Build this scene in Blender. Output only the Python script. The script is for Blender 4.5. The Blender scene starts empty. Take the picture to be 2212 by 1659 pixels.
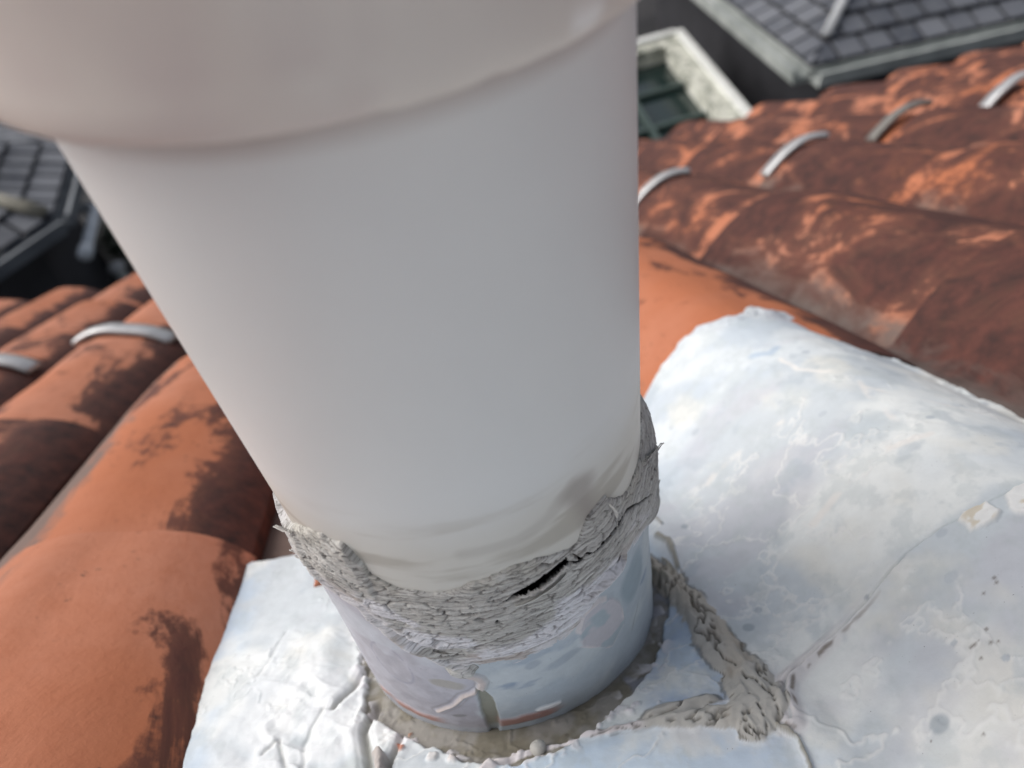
import bpy, bmesh, math, random
import numpy as np
from mathutils import Matrix, Vector
random.seed(7); np.random.seed(7)
SC = bpy.context.scene
COL = SC.collection

# ------------------------------------------------------------------ camera
def _n(v): return v / np.linalg.norm(v)
_d = _n(np.array([291., -1532.5, -1600.]))          # world down, in camera axes
_v = _n(np.array([-256., 539.5, -1600.]))           # down the roof slope, in camera axes
_Z = -_d; _Y = _n(_v - np.dot(_v, _d) * _d); _X = np.cross(_Y, _Z)
M = np.array([_X, _Y, _Z])
CAM = np.array([0.00387, -0.15191, 0.0])
cam_data = bpy.data.cameras.new("camera")
cam = bpy.data.objects.new("camera", cam_data); COL.objects.link(cam)
mw = Matrix.Identity(4)
for i in range(3):
    for j in range(3): mw[i][j] = M[i][j]
    mw[i][3] = CAM[i]
cam.matrix_world = mw
cam_data.sensor_width = 36.0; cam_data.lens = 1600 / 2212 * 36
cam_data.clip_start = 0.005; cam_data.clip_end = 500
cam_data.dof.use_dof = True; _f = np.array([-.005, -.060, -.212]) - CAM
cam_data.dof.focus_distance = float(np.dot(_f, -M[:, 2])); cam_data.dof.aperture_fstop = 9.8
SC.camera = cam

# ------------------------------------------------------------------ sky, sun, exposure
SUN_EL, SUN_AZ = math.radians(44), math.radians(-62)   # azimuth from +Y, clockwise positive
w = bpy.data.worlds.new("World"); SC.world = w; w.use_nodes = True
nt = w.node_tree; nt.nodes.clear()
sky = nt.nodes.new('ShaderNodeTexSky'); sky.sky_type = 'NISHITA'; sky.sun_disc = False
sky.sun_elevation = SUN_EL; sky.sun_rotation = SUN_AZ
sky.air_density = 0.7; sky.dust_density = 4.0; sky.ozone_density = 1.0; sky.altitude = 50
hs = nt.nodes.new('ShaderNodeHueSaturation'); hs.inputs['Saturation'].default_value = 0.4
bg = nt.nodes.new('ShaderNodeBackground'); bg.inputs['Strength'].default_value = 0.125
wo = nt.nodes.new('ShaderNodeOutputWorld')
nt.links.new(sky.outputs[0], hs.inputs['Color']); nt.links.new(hs.outputs[0], bg.inputs[0]); nt.links.new(bg.outputs[0], wo.inputs[0])
sd = bpy.data.lights.new("sun", 'SUN'); sd.energy = 1.5; sd.angle = math.radians(62); sd.color = (1, .97, .93)
sun = bpy.data.objects.new("sun", sd); COL.objects.link(sun)
sdir = Vector((math.sin(SUN_AZ) * math.cos(SUN_EL), math.cos(SUN_AZ) * math.cos(SUN_EL), math.sin(SUN_EL)))
sun.rotation_euler = sdir.to_track_quat('Z', 'Y').to_euler()
SC.view_settings.view_transform = 'Standard'; SC.view_settings.look = 'None'
SC.view_settings.gamma = 1; SC.view_settings.exposure = 0.36; SC.view_settings.use_curve_mapping = False

# ------------------------------------------------------------------ numeric helpers
def _hash(ix, iy, seed):
    h = (ix.astype(np.int64) * 374761393 + iy.astype(np.int64) * 668265263 + seed * 974634777) & 0xffffffff
    h = ((h ^ (h >> 13)) * 1274126177) & 0xffffffff
    h = h ^ (h >> 16)
    return (h & 0xffffff) / float(0x1000000)
def vnoise(x, y, seed=0):
    x, y = np.broadcast_arrays(np.asarray(x, float), np.asarray(y, float))
    ix = np.floor(x); iy = np.floor(y); fx = x - ix; fy = y - iy
    fx = fx * fx * fx * (fx * (fx * 6 - 15) + 10); fy = fy * fy * fy * (fy * (fy * 6 - 15) + 10)
    a = _hash(ix, iy, seed); b = _hash(ix + 1, iy, seed); c = _hash(ix, iy + 1, seed); d = _hash(ix + 1, iy + 1, seed)
    return (a * (1 - fx) + b * fx) * (1 - fy) + (c * (1 - fx) + d * fx) * fy
def fbm(x, y, seed=0, octv=4, gain=.5):
    s = 0; a = 1; t = 0
    for i in range(octv):
        ca, sa = math.cos(i * 1.1), math.sin(i * 1.1); k = 2.03 ** i
        s = s + a * vnoise((x * ca - y * sa) * k + 13.7 * i, (x * sa + y * ca) * k + 7.1 * i, seed + i); t += a; a *= gain
    return s / t            # about 0..1, centred on .5
def voronoi(x, y, seed=0, jit=.9):
    ix = np.floor(x); iy = np.floor(y)
    f1 = np.full(x.shape, 9.); f2 = np.full(x.shape, 9.); cid = np.zeros(x.shape)
    for dx in (-1, 0, 1):
        for dy in (-1, 0, 1):
            cx = ix + dx; cy = iy + dy
            px = cx + .5 + jit * (_hash(cx, cy, seed) - .5); py = cy + .5 + jit * (_hash(cx, cy, seed + 91) - .5)
            d = np.hypot(px - x, py - y); idv = _hash(cx, cy, seed + 57)
            near = d < f1
            f2 = np.where(near, f1, np.minimum(f2, d)); cid = np.where(near, idv, cid); f1 = np.where(near, d, f1)
    return f1, f2, cid
def ss(a, b, x):
    t = np.clip((x - a) / (b - a), 0, 1); return t * t * (3 - 2 * t)
def seg_dist(x, y, pts, closed=False):
    """distance to a polyline, and the parameter 0..1 along it"""
    best = np.full(x.shape, 9e9); par = np.zeros(x.shape); n = len(pts)
    rng = range(n if closed else n - 1); m = max(len(list(rng)), 1)
    for i in rng:
        ax, ay = pts[i][:2]; bx, by = pts[(i + 1) % n][:2]
        dx, dy = bx - ax, by - ay; L = dx * dx + dy * dy + 1e-18
        t = np.clip(((x - ax) * dx + (y - ay) * dy) / L, 0, 1)
        d = np.hypot(x - ax - t * dx, y - ay - t * dy)
        m_ = d < best; best = np.where(m_, d, best); par = np.where(m_, (i + t) / m, par)
    return best, par
def inside(x, y, pts):
    r = np.zeros(x.shape, bool); n = len(pts)
    for i in range(n):
        ax, ay = pts[i]; bx, by = pts[(i + 1) % n]
        if ay == by: continue
        c = (ay > y) != (by > y)
        r ^= c & (x < (bx - ax) * (y - ay) / (by - ay) + ax)
    return r
def sdf(x, y, pts):
    d, _ = seg_dist(x, y, pts, True); return np.where(inside(x, y, pts), -d, d)
def lerp(a, b, t):
    t = np.asarray(t)[..., None]; return a * (1 - t) + np.asarray(b) * t

# ------------------------------------------------------------------ object helpers
def tag(o, label=None, cat=None, group=None, kind=None):
    if label: o['label'] = label
    if cat: o['category'] = cat
    if group: o['group'] = group
    if kind: o['kind'] = kind
    return o
def link(o, parent=None):
    COL.objects.link(o)
    if parent: o.parent = parent
    return o
def empty(name, loc=(0, 0, 0)):
    o = bpy.data.objects.new(name, None); o.empty_display_size = .05; o.location = loc
    return link(o)
def mesh_obj(name, verts, faces, mat, parent=None, smooth=False, col=None):
    me = bpy.data.meshes.new(name)
    if isinstance(faces, np.ndarray):
        nv, nf, k = len(verts), len(faces), faces.shape[1]
        me.vertices.add(nv); me.vertices.foreach_set('co', np.asarray(verts, np.float32).ravel())
        me.loops.add(nf * k); me.polygons.add(nf)
        me.loops.foreach_set('vertex_index', faces.astype(np.int32).ravel())
        me.polygons.foreach_set('loop_start', np.arange(0, nf * k, k, dtype=np.int32))
        me.polygons.foreach_set('loop_total', np.full(nf, k, np.int32))
        me.update(calc_edges=True)
    else:
        me.from_pydata([tuple(v) for v in verts], [], faces)
    if smooth: me.polygons.foreach_set('use_smooth', [True] * len(me.polygons))
    if col is not None:
        at = me.attributes.new('tint', 'FLOAT_COLOR', 'POINT')
        c4 = np.ones((len(verts), 4), np.float32); c4[:, :3] = np.clip(col, 0, 1); at.data.foreach_set('color', c4.ravel())
    me.materials.append(mat)
    return link(bpy.data.objects.new(name, me), parent)
def grid_faces(nr, nc, keep=None):
    i = np.arange(nr * nc).reshape(nr, nc)
    q = np.stack([i[:-1, :-1], i[:-1, 1:], i[1:, 1:], i[1:, :-1]], -1).reshape(-1, 4)
    if keep is not None:
        k = keep[:-1, :-1] & keep[:-1, 1:] & keep[1:, 1:] & keep[1:, :-1]; q = q[k.ravel()]
    return q
def compact(verts, faces, col=None):
    used = np.unique(faces); mp = -np.ones(len(verts), np.int64); mp[used] = np.arange(len(used))
    return verts[used], mp[faces], (None if col is None else col[used])
def box_bm(bm, x0, x1, y0, y1, z0, z1, bev=0):
    vs = [bm.verts.new(p) for p in ((x0, y0, z0), (x1, y0, z0), (x1, y1, z0), (x0, y1, z0), (x0, y0, z1), (x1, y0, z1), (x1, y1, z1), (x0, y1, z1))]
    fs = [bm.faces.new([vs[i] for i in f]) for f in ((3, 2, 1, 0), (4, 5, 6, 7), (0, 1, 5, 4), (1, 2, 6, 5), (2, 3, 7, 6), (3, 0, 4, 7))]
    if bev:
        es = list({e for f in fs for e in f.edges}); bmesh.ops.bevel(bm, geom=es, offset=bev, segments=2, affect='EDGES')
def bm_obj(name, bm, mat, parent=None, smooth=False):
    me = bpy.data.meshes.new(name); bm.to_mesh(me); bm.free(); me.materials.append(mat)
    if smooth: me.polygons.foreach_set('use_smooth', [True] * len(me.polygons))
    return link(bpy.data.objects.new(name, me), parent)
def tube(name, pts, rad, mat, parent=None, seg=8, flat=1.0, up=(0, 0, 1)):
    pts = [Vector(p) for p in pts]; vs = []; fs = []; n = len(pts); up = Vector(up)
    for i, p in enumerate(pts):
        t = (pts[min(i + 1, n - 1)] - pts[max(i - 1, 0)]).normalized()
        s = t.cross(up).normalized(); b = s.cross(t).normalized()
        r = rad[i] if isinstance(rad, (list, tuple, np.ndarray)) else rad
        for k in range(seg):
            a = 2 * math.pi * k / seg; vs.append(p + s * (math.cos(a) * r) + b * (math.sin(a) * r * flat))
    for i in range(n - 1):
        for k in range(seg):
            k2 = (k + 1) % seg; fs.append((i * seg + k, i * seg + k2, (i + 1) * seg + k2, (i + 1) * seg + k))
    fs.append(tuple(range(seg))[::-1]); fs.append(tuple((n - 1) * seg + k for k in range(seg)))
    return mesh_obj(name, vs, fs, mat, parent, smooth=True)

# ------------------------------------------------------------------ materials
class NT:
    def __init__(s, name):
        s.m = bpy.data.materials.new(name); s.m.use_nodes = True; s.t = s.m.node_tree
        s.b = s.t.nodes['Principled BSDF']
    def n(s, typ, **kw):
        nd = s.t.nodes.new(typ)
        for k, v in kw.items():
            if k.startswith('i_'):
                key = k[2:]; key = int(key) if key.isdigit() else key
                nd.inputs[key].default_value = v
            else: setattr(nd, k, v)
        return nd
    def l(s, a, b): s.t.links.new(a, b)
    def noise(s, vec, scale, detail=6, rough=.6, dist=0.):
        nd = s.n('ShaderNodeTexNoise'); nd.inputs['Scale'].default_value = scale; nd.inputs['Detail'].default_value = detail
        nd.inputs['Roughness'].default_value = rough; nd.inputs['Distortion'].default_value = dist
        if vec is not None: s.l(vec, nd.inputs['Vector'])
        return nd.outputs['Fac']
    def ramp(s, fac, stops, interp='LINEAR'):
        r = s.n('ShaderNodeValToRGB'); r.color_ramp.interpolation = interp; e = r.color_ramp.elements
        while len(e) < len(stops): e.new(.5)
        for el, (p, c) in zip(e, stops):
            el.position = p; el.color = (c if isinstance(c, (tuple, list)) else (c, c, c)) + ((1,) if not isinstance(c, (tuple, list)) or len(c) == 3 else ())
        s.l(fac, r.inputs[0]); return r.outputs[0]
    def mix(s, fac, a, b, mode='MIX'):
        m = s.n('ShaderNodeMix', data_type='RGBA', blend_type=mode)
        for sock, val in ((m.inputs[0], fac), (m.inputs[6], a), (m.inputs[7], b)):
            if hasattr(val, 'is_linked') or hasattr(val, 'links'): s.l(val, sock)
            else: sock.default_value = val if not isinstance(val, tuple) else (*val, 1)
        return m.outputs[2]
    def math(s, op, a, b=None, clamp=False):
        m = s.n('ShaderNodeMath', operation=op, use_clamp=clamp)
        for sock, val in ((m.inputs[0], a), (m.inputs[1], b)):
            if val is None: continue
            if hasattr(val, 'links'): s.l(val, sock)
            else: sock.default_value = val
        return m.outputs[0]
    def bump(s, h, strength=.3, dist=.001):
        b = s.n('ShaderNodeBump'); b.inputs['Strength'].default_value = strength; b.inputs['Distance'].default_value = dist
        s.l(h, b.inputs['Height']); s.l(b.outputs[0], s.b.inputs['Normal'])
    def out(s, col=None, rough=.6, spec=.5, metal=0):
        if col is not None:
            if hasattr(col, 'links'): s.l(col, s.b.inputs['Base Color'])
            else: s.b.inputs['Base Color'].default_value = (*col, 1)
        if hasattr(rough, 'links'): s.l(rough, s.b.inputs['Roughness'])
        else: s.b.inputs['Roughness'].default_value = rough
        s.b.inputs['Specular IOR Level'].default_value = spec; s.b.inputs['Metallic'].default_value = metal
        return s.m
def objco(t): return t.n('ShaderNodeTexCoord').outputs['Object']
def tint_mat(name, rough, spec, fine, amount, bstr, bdist, speck=None):
    t = NT(name); a = t.n('ShaderNodeAttribute', attribute_name='tint'); co = objco(t)
    n1 = t.noise(co, fine, 7, .65)
    c = t.mix(1.0, a.outputs['Color'], t.ramp(n1, [(.3, 1 - amount), (.7, 1 + amount * .3)]), 'MULTIPLY')
    if speck:
        n3 = t.noise(co, speck[0], 3, .5); n4 = t.noise(co, speck[0] * .06, 2, .5)
        k = t.math('MULTIPLY', t.ramp(n3, [(speck[1], 0.), (speck[1] + .025, 1.)]), t.ramp(n4, [(.52, 0.), (.66, 1.)]))
        c = t.mix(k, c, speck[2])
    n2 = t.noise(co, fine * 3.1, 5, .6)
    t.bump(t.math('ADD', n1, t.math('MULTIPLY', n2, .5)), bstr, bdist)
    return t.out(c, rough, spec)
MAT_LEAD = tint_mat('painted_lead', .68, .25, 160, .07, .25, .0006, (1500, .71, (.12, .12, .13)))
MAT_SEAL = tint_mat('cracked_sealant', .85, .2, 900, .14, .35, .0003)
MAT_SLEEVE = tint_mat('oxidised_sleeve', .6, .35, 260, .08, .25, .0005, (1600, .70, (.14, .15, .18)))

def pvc(name, base, tintc):
    t = NT(name); co = objco(t)
    a = t.n('ShaderNodeAttribute', attribute_name='tint').outputs['Color']
    n = t.noise(co, 22, 5, .6)
    c = t.mix(1.0, a, t.ramp(n, [(.3, .965), (.7, 1.0)]), 'MULTIPLY')
    n2 = t.noise(co, 260, 4, .6); t.bump(n2, .08, .0004)
    return t.out(c, t.math('ADD', t.math('MULTIPLY', n, .15), .38), .4)
MAT_PVC = pvc('white_plastic', None, None)

def tile_mat():
    t = NT('clay_tile'); co = objco(t)
    oi = t.n('ShaderNodeObjectInfo'); rnd = oi.outputs['Random']
    off = t.n('ShaderNodeCombineXYZ'); t.l(t.math('MULTIPLY', rnd, 37.), off.inputs[0]); t.l(t.math('MULTIPLY', rnd, 91.), off.inputs[1])
    va = t.n('ShaderNodeVectorMath', operation='ADD'); t.l(co, va.inputs[0]); t.l(off.outputs[0], va.inputs[1]); P = va.outputs[0]
    mp = t.n('ShaderNodeMapping'); mp.inputs['Scale'].default_value = (1.5, .7, 1.2); t.l(P, mp.inputs[0]); PS = mp.outputs[0]
    sx = t.n('ShaderNodeSeparateXYZ'); t.l(co, sx.inputs[0]); X, Y = sx.outputs[0], sx.outputs[1]
    soot_or_darkening = t.n('ShaderNodeAttribute', attribute_name='soot_or_darkening', attribute_type='OBJECT').outputs['Fac']
    n1 = t.noise(PS, 14, 9, .66, .8); n2 = t.noise(P, 75, 6, .65); n3 = t.noise(P, 6, 3, .5)
    orange = t.mix(t.ramp(n3, [(.35, 0.), (.65, 1.)]), (.41, .138, .064), (.47, .20, .125))
    orange = t.mix(t.ramp(n2, [(.4, 0.), (.7, .5)]), orange, (.38, .125, .06))
    dark = t.mix(t.ramp(n2, [(.3, 0.), (.65, 1.)]), (.028, .015, .014), (.10, .036, .027))
    # growth mask: noise + how sooty this tile is + more near the side lap and just below the course end
    edge = t.math('MULTIPLY', t.ramp(t.math('ADD', X, .5), [(.54, 0.), (.580, 1.)]), .40)
    clean = t.math('MULTIPLY', t.ramp(t.math('ADD', Y, .5), [(.560, 0.), (.572, 1.), (.603, 1.), (.615, 0.)]), t.math('MULTIPLY', rnd, -.55))
    m = t.math('ADD', t.math('ADD', t.math('ADD', n1, t.math('MULTIPLY', t.math('SUBTRACT', n2, .5), .32)), t.math('ADD', soot_or_darkening, edge)), clean)
    mask = t.ramp(m, [(.585, 0.), (.665, .85), (.78, 1.)])
    c = t.mix(mask, orange, dark)
    # grey lichen-stained pan on the left of each tile
    lich = t.n('ShaderNodeAttribute', attribute_name='lichen', attribute_type='OBJECT').outputs['Fac']
    pan = t.ramp(t.math('SUBTRACT', t.math('ADD', t.math('ADD', X, .5), t.math('MULTIPLY', t.math('SUBTRACT', n1, .5), .13)), lich), [(.404, 1.), (.426, 0.)])
    c = t.mix(t.math('MULTIPLY', pan, .9), c, t.mix(n2, (.075, .062, .056), (.17, .14, .125)))
    # small black specks
    sp = t.math('MULTIPLY', t.ramp(t.noise(P, 190, 2, .5), [(.68, 0.), (.74, 1.)]), t.ramp(t.noise(P, 17, 2, .5), [(.5, 0.), (.62, 1.)]))
    c = t.mix(t.math('MULTIPLY', sp, .85), c, (.04, .025, .022))
    t.bump(t.math('ADD', t.math('MULTIPLY', n2, .6), t.math('ADD', n1, t.math('MULTIPLY', t.noise(P, 420, 4, .6), .25))), .45, .0022)
    return t.out(c, .8, .3)
MAT_TILE = tile_mat()

def simple(name, stops, scale, rough=.7, spec=.4, bstr=.2, bdist=.01, metal=0, detail=6):
    t = NT(name); n = t.noise(objco(t), scale, detail, .6); c = t.ramp(n, stops)
    if bstr: t.bump(n, bstr, bdist)
    return t.out(c, rough, spec, metal)
MAT_STRAP = simple('zinc_strap', [(.3, (.40, .40, .40)), (.7, (.56, .56, .56))], 90, .35, .5, .1, .001, .55)
MAT_STRAP_D = simple('dull_strap', [(.3, (.15, .14, .13)), (.7, (.22, .21, .19))], 90, .6, .5, .1, .001, .3)
MAT_DECK = simple('roof_deck', [(.3, (.05, .04, .03)), (.7, (.08, .06, .05))], 5)
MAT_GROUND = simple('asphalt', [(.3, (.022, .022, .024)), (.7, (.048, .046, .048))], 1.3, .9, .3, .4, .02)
MAT_SLATE = None
def slate_mat():
    t = NT('dark_slate'); rnd = t.n('ShaderNodeObjectInfo').outputs['Random']; n = t.noise(objco(t), 9, 6, .6)
    c = t.mix(rnd, (.05, .056, .072), (.15, .158, .178))
    c = t.mix(t.ramp(n, [(.4, 0.), (.7, .55)]), c, (.15, .155, .165))
    t.bump(n, .3, .01); return t.out(c, .6, .4)
MAT_SLATE = slate_mat()
MAT_GUTTER = simple('grey_green_gutter', [(.35, (.22, .24, .23)), (.65, (.42, .44, .42))], 3.5, .5)
MAT_GUTTER2 = simple('slate_blue_gutter', [(.35, (.085, .095, .11)), (.65, (.15, .165, .18))], 3.5, .5)
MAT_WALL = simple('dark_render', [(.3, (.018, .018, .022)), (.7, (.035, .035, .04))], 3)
MAT_HIP = simple('mossy_hip', [(.3, (.13, .125, .10)), (.7, (.24, .22, .17))], 8)
MAT_LEADSTRIP = simple('pale_flashing', [(.3, (.26, .27, .28)), (.7, (.42, .43, .44))], 6)
def frame_mat():
    t = NT('peeling_white_frame'); co = objco(t); n = t.noise(co, 9, 8, .7); n2 = t.noise(co, 3, 2, .5)
    c = t.ramp(n, [(.40, (.16, .17, .14)), (.52, (.58, .58, .50)), (.7, (.74, .74, .68))]); t.bump(n, .3, .01)
    return t.out(c, .7, .3)
MAT_FRAME = frame_mat()
MAT_FRAME_W = simple('white_gloss_edge', [(.3, (.66, .67, .64)), (.7, (.8, .81, .79))], 8, .5)
MAT_GLASS = simple('dark_green_glass', [(.3, (.006, .014, .014)), (.7, (.012, .024, .022))], 2, .12, .5, 0)
MAT_BAR = simple('green_glazing_bar', [(.3, (.04, .062, .055)), (.7, (.055, .08, .072))], 8, .5)
MAT_WHITE = simple('white_downpipe', [(.3, (.50, .54, .58)), (.7, (.64, .68, .72))], 8, .4)
MAT_LEAF = simple('dark_leaf', [(.3, (.02, .032, .018)), (.7, (.045, .06, .04))], 20, .6)

# ------------------------------------------------------------------ roof frame (u across, v down the slope, h off the roof)
PH = math.radians(25.8); SN, CS = math.sin(PH), math.cos(PH); Z0 = -.2841
def W(u, v, h):
    return np.stack([np.asarray(u) + 0 * v + 0 * h, v * CS + h * SN, Z0 - v * SN + h * CS], -1)
def Wp(u, v, h): return Vector((u, v * CS + h * SN, Z0 - v * SN + h * CS))
R_ROOF = Matrix(((1, 0, 0), (0, CS, SN), (0, -SN, CS)))
ROLL_H = .040; TILE_H = .053
def roll(u, c=.175, hw=.09, H=ROLL_H):
    x = np.clip(np.abs((u - c) / hw), 0, 1); return H * np.cos(x * np.pi / 2) ** 1.5

# ground, one sheet to the horizon
GZ = -4.3
gs = 200
mesh_obj('ground', [(-gs, -gs, GZ), (gs, -gs, GZ), (gs, gs, GZ), (-gs, gs, GZ)], [(0, 1, 2, 3)], MAT_GROUND)
tag(bpy.context.scene.objects['ground'], 'dark tarmac ground far below the tiled roof', kind='structure')

# ------------------------------------------------------------------ the tiled roof
roof = empty('tiled_roof', Wp(0, 1.8, -.05))
tag(roof, 'roof of weathered orange rolled clay tiles around the white pipe', 'roof')
def rparent(o, parent=roof):
    o.parent = parent; o.matrix_parent_inverse = Matrix.Translation(-Vector(parent.location)); return o
PITCH = .193; EXPO = .33; TL = .40; TT = .011
def tile_profile(x):
    # pan from -.118 to -.085, roll from -.085 to .085, flat lip at the right
    r = TILE_H * np.cos(np.clip(np.abs(x) / .087, 0, 1) * np.pi / 2) ** .95
    return r + .001 + .013 * ss(.02, .08, x)
def tile_mesh(nx, ny, seed, rough=0.0):
    xs = np.linspace(-.120, .0865, nx); ys = np.linspace(0, TL, ny)
    X, Y = np.meshgrid(xs, ys)
    H = tile_profile(X) + .014 * (Y / TL) + rough * (fbm(X * 30 + seed, Y * 22, seed, 3) - .5)
    chip = .006 * (fbm(X * 60 + seed * 3, Y * 0 + 1, seed + 5, 3) - .5)
    Y = Y + chip * (Y / TL) ** 6
    X = X + .004 * (fbm(Y * 18 + seed, X * 0, seed + 8, 3) - .5) * ss(.07, .0865, X)
    # worn rounded lower edge
    H = H - .0035 * ss(TL - .006, TL, Y) - .002 * ss(.0835, .0865, X)
    top = np.stack([X, Y, H], -1).reshape(-1, 3)
    bot = top.copy(); bot[:, 2] -= TT
    n = nx * ny; vs = [top, bot]; fs = [tuple(f) for f in grid_faces(ny, nx)]
    fs += [tuple(reversed([i + n for i in f])) for f in fs]
    idx = np.arange(n).reshape(ny, nx); base = 2 * n; cnt = 0
    for line, flip in ((idx[-1, :], 1), (idx[:, -1], 0), (idx[:, 0], 1), (idx[0, :], 0)):
        a = top[line]; b = bot[line]; k = len(line); vs += [a, b]
        for i in range(k - 1):
            q = (base + i, base + i + 1, base + k + i + 1, base + k + i)
            fs.append(q if flip else tuple(reversed(q)))
        base += 2 * k
    V = np.concatenate(vs)
    me = bpy.data.meshes.new('roof_tile'); me.from_pydata([tuple(p) for p in V], [], fs)
    me.polygons.foreach_set('use_smooth', [True] * len(me.polygons)); me.materials.append(MAT_TILE)
    return me
far_tiles = [tile_mesh(17, 3, s, .001) for s in (1, 2, 3)]
mid_tiles = [tile_mesh(33, 14, 20 + s, .004) for s in range(4)]
COLS = {k: .175 + PITCH * k for k in range(-9, 15)}
COLS[-2] = -.213
for k in range(-9, -2): COLS[k] = -.385 + .178 * (k + 3)
for k in range(1, 15): COLS[k] = .372 + .212 * (k - 1)
VOFF = {-5: .06, -4: .055, -3: .035, -2: .10, -1: .12, 0: .165, 1: .158, 2: .135, 3: .17}
SOOT = {(-2, 0): -.22, (-2, 1): .035, (-2, 2): .12, (-3, 0): .13, (-3, 1): .10, (-3, 2): .06, (0, 1): .0, (0, 2): .08, (1, 1): .25, (1, 0): .25, (2, 1): .22, (2, 2): .25, (1, 2): .21, (3, 1): .2, (3, 2): .24, (4, 2): .24, (0, -1): .1, (0, 1): .06, (0, 2): .1}
def column_v(k): return VOFF.get(k, .15 + .02 * math.sin(k * 7.3))
for k in sorted(COLS):
    for c in range(-5, 6):
        v1 = column_v(k) + EXPO * c            # lower end of this tile
        if (k <= -3 and c == 5): continue
        if k == -1 and c in (0, -1): continue   # these tiles was taken out for the pipe flashing
        near = -4 <= k <= 3 and -1 <= c <= 2
        me = random.choice(mid_tiles if near else far_tiles)
        sag = .007 if (k, c) == (-2, 0) else 0.
        o = bpy.data.objects.new('roof_tile', me); COL.objects.link(o)
        v1 += random.uniform(-.006, .006) * (0 if near else 1)
        drop = -.018 if (k in (-1, 0) and c in (0, -1)) else -.004
        pos = Wp(COLS[k] + random.uniform(-.002, .002), v1 - TL, drop - .012 - sag)
        o.matrix_world = Matrix.Translation(pos) @ (R_ROOF.to_4x4()) @ Matrix.Rotation(random.uniform(-.006, .006), 4, 'Z') @ Matrix.Diagonal((1.06 if k > 0 else 1.0, 1, 1, 1))
        mwk = o.matrix_world.copy(); rparent(o); o.matrix_basis = mwk
        o['soot_or_darkening'] = float(SOOT.get((k, c), random.uniform(.16, .25) if k > 0 or c < -1 else random.uniform(.02, .12)))
        if c <= -2: o['soot_or_darkening'] = .28  # unseen upslope rows, darkened to cut orange bounce on the pipe
        o['lichen'] = .062 if k in (-2,) else (.03 if k < -2 else 0.)
# roof boards underneath
bm = bmesh.new(); box_bm(bm, -1.7, 3.0, -1.6, 1.72, -.09, -.035)
deck = bm_obj('roof_board', bm, MAT_DECK); deck.matrix_world = Matrix.Translation(Wp(0, 0, 0)) @ R_ROOF.to_4x4()
b_ = deck.matrix_world.copy(); rparent(deck); deck.matrix_basis = b_
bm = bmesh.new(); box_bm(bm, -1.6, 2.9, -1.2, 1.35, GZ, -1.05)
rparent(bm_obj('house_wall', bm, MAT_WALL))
# metal straps lying over the rolls
for k, vv, dark, w_ in ((-5, .80, 0, 1), (-4, .68, 0, 1), (-3, .645, 0, 1), (-2, .70, 0, 1), (1, .775, 0, 1), (2, .785, 0, 1), (3, .855, 1, .9), (4, .88, 0, 1), (5, .93, 0, 1)):
    pts = []
    for x in (np.linspace(-.074, .018, 25) if k >= 0 else np.linspace(-.03, .078, 25)):
        pts.append(tuple(Wp(COLS[k] + x, vv - .012 * (x / .09), float(tile_profile(np.array(x))) + .0012 + (vv - column_v(k) - EXPO + .07) / TL * .014 - .012)))
    s = tube('strap', pts, [.0165 * w_] * 25, MAT_STRAP_D if dark else MAT_STRAP, roof, 8, .32, up=(0, SN, CS))
    rparent(s)
    tag(s, 'dull dark grey metal strap over a roll' if dark else None)

# ------------------------------------------------------------------ lead flashing: the sheet
flash = empty('lead_flashing', (0, 0, Z0)); tag(flash, 'white weathered lead flashing sheet with sleeve round the pipe base, dressed over the tile roll', 'flashing')
def fparent(o): o.parent = flash; o.matrix_parent_inverse = Matrix.Translation(-Vector(flash.location)); return o
OUT = [(-.1247, -.22), (-.1247, -.0422), (-.1263, -.0199), (-.1275, .0034), (-.1290, .0478), (-.1305, .0801), (-.130, .089), (-.1235, .0925), (-.1115, .088), (-.0958, .0890), (-.05, .094), (.0, .105), (.06, .118), (.098, .128),
       (.1076, .1389), (.1124, .1449), (.125, .1535), (.140, .1585), (.156, .1600), (.166, .1545), (.174, .1525), (.183, .158), (.191, .1640), (.200, .1600), (.206, .1650), (.214, .1640), (.223, .150), (.2295, .138), (.2305, .128), (.236, .118), (.2385, .106), (.2415, .098), (.2405, .083), (.2425, .06), (.241, .03), (.242, 0), (.241, -.05), (.242, -.1), (.242, -.22)]
STRIP_A = [(.058, .030), (.063, .010), (.0658, -.0165), (.0668, -.0321), (.068, -.0542), (.0695, -.0709), (.0685, -.090), (.064, -.0950)]
STRIP_B = [(.068, -.088), (.0585, -.0890), (.0472, -.0850), (.0391, -.0835), (.0284, -.0815), (.0123, -.0785), (-.0027, -.0765), (-.0165, -.0780), (-.022, -.084)]
CREASE = [(.0735, -.0985), (.0764, -.0883), (.0798, -.0834), (.0886, -.0789), (.0998, -.0766), (.1052, -.0761), (.1191, -.0727), (.1306, -.0707), (.1416, -.0715), (.1559, -.0741), (.1683, -.075), (.20, -.076), (.245, -.075)]
du = .0005
us = np.arange(-.138, .250, du); vs_ = np.arange(-.205, .176, du)
U, V = np.meshgrid(us, vs_)
wob = .0016 * (fbm(U * 110, V * 110, 3, 3) - .5) + .0045 * (fbm(U * 150, V * 150, 4, 2) - .5) * ss(.08, .12, U) * ss(.0, .05, V)
D = sdf(U, V, OUT) + wob
H = .003 + roll(U)
Hroll = roll(U)
low = fbm(U * 14, V * 14, 11, 3) - .5
H += .004 * low * ss(-.13, -.11, U)
H += .0012 * (fbm(U * 60, V * 60, 21, 4) - .5)
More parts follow.
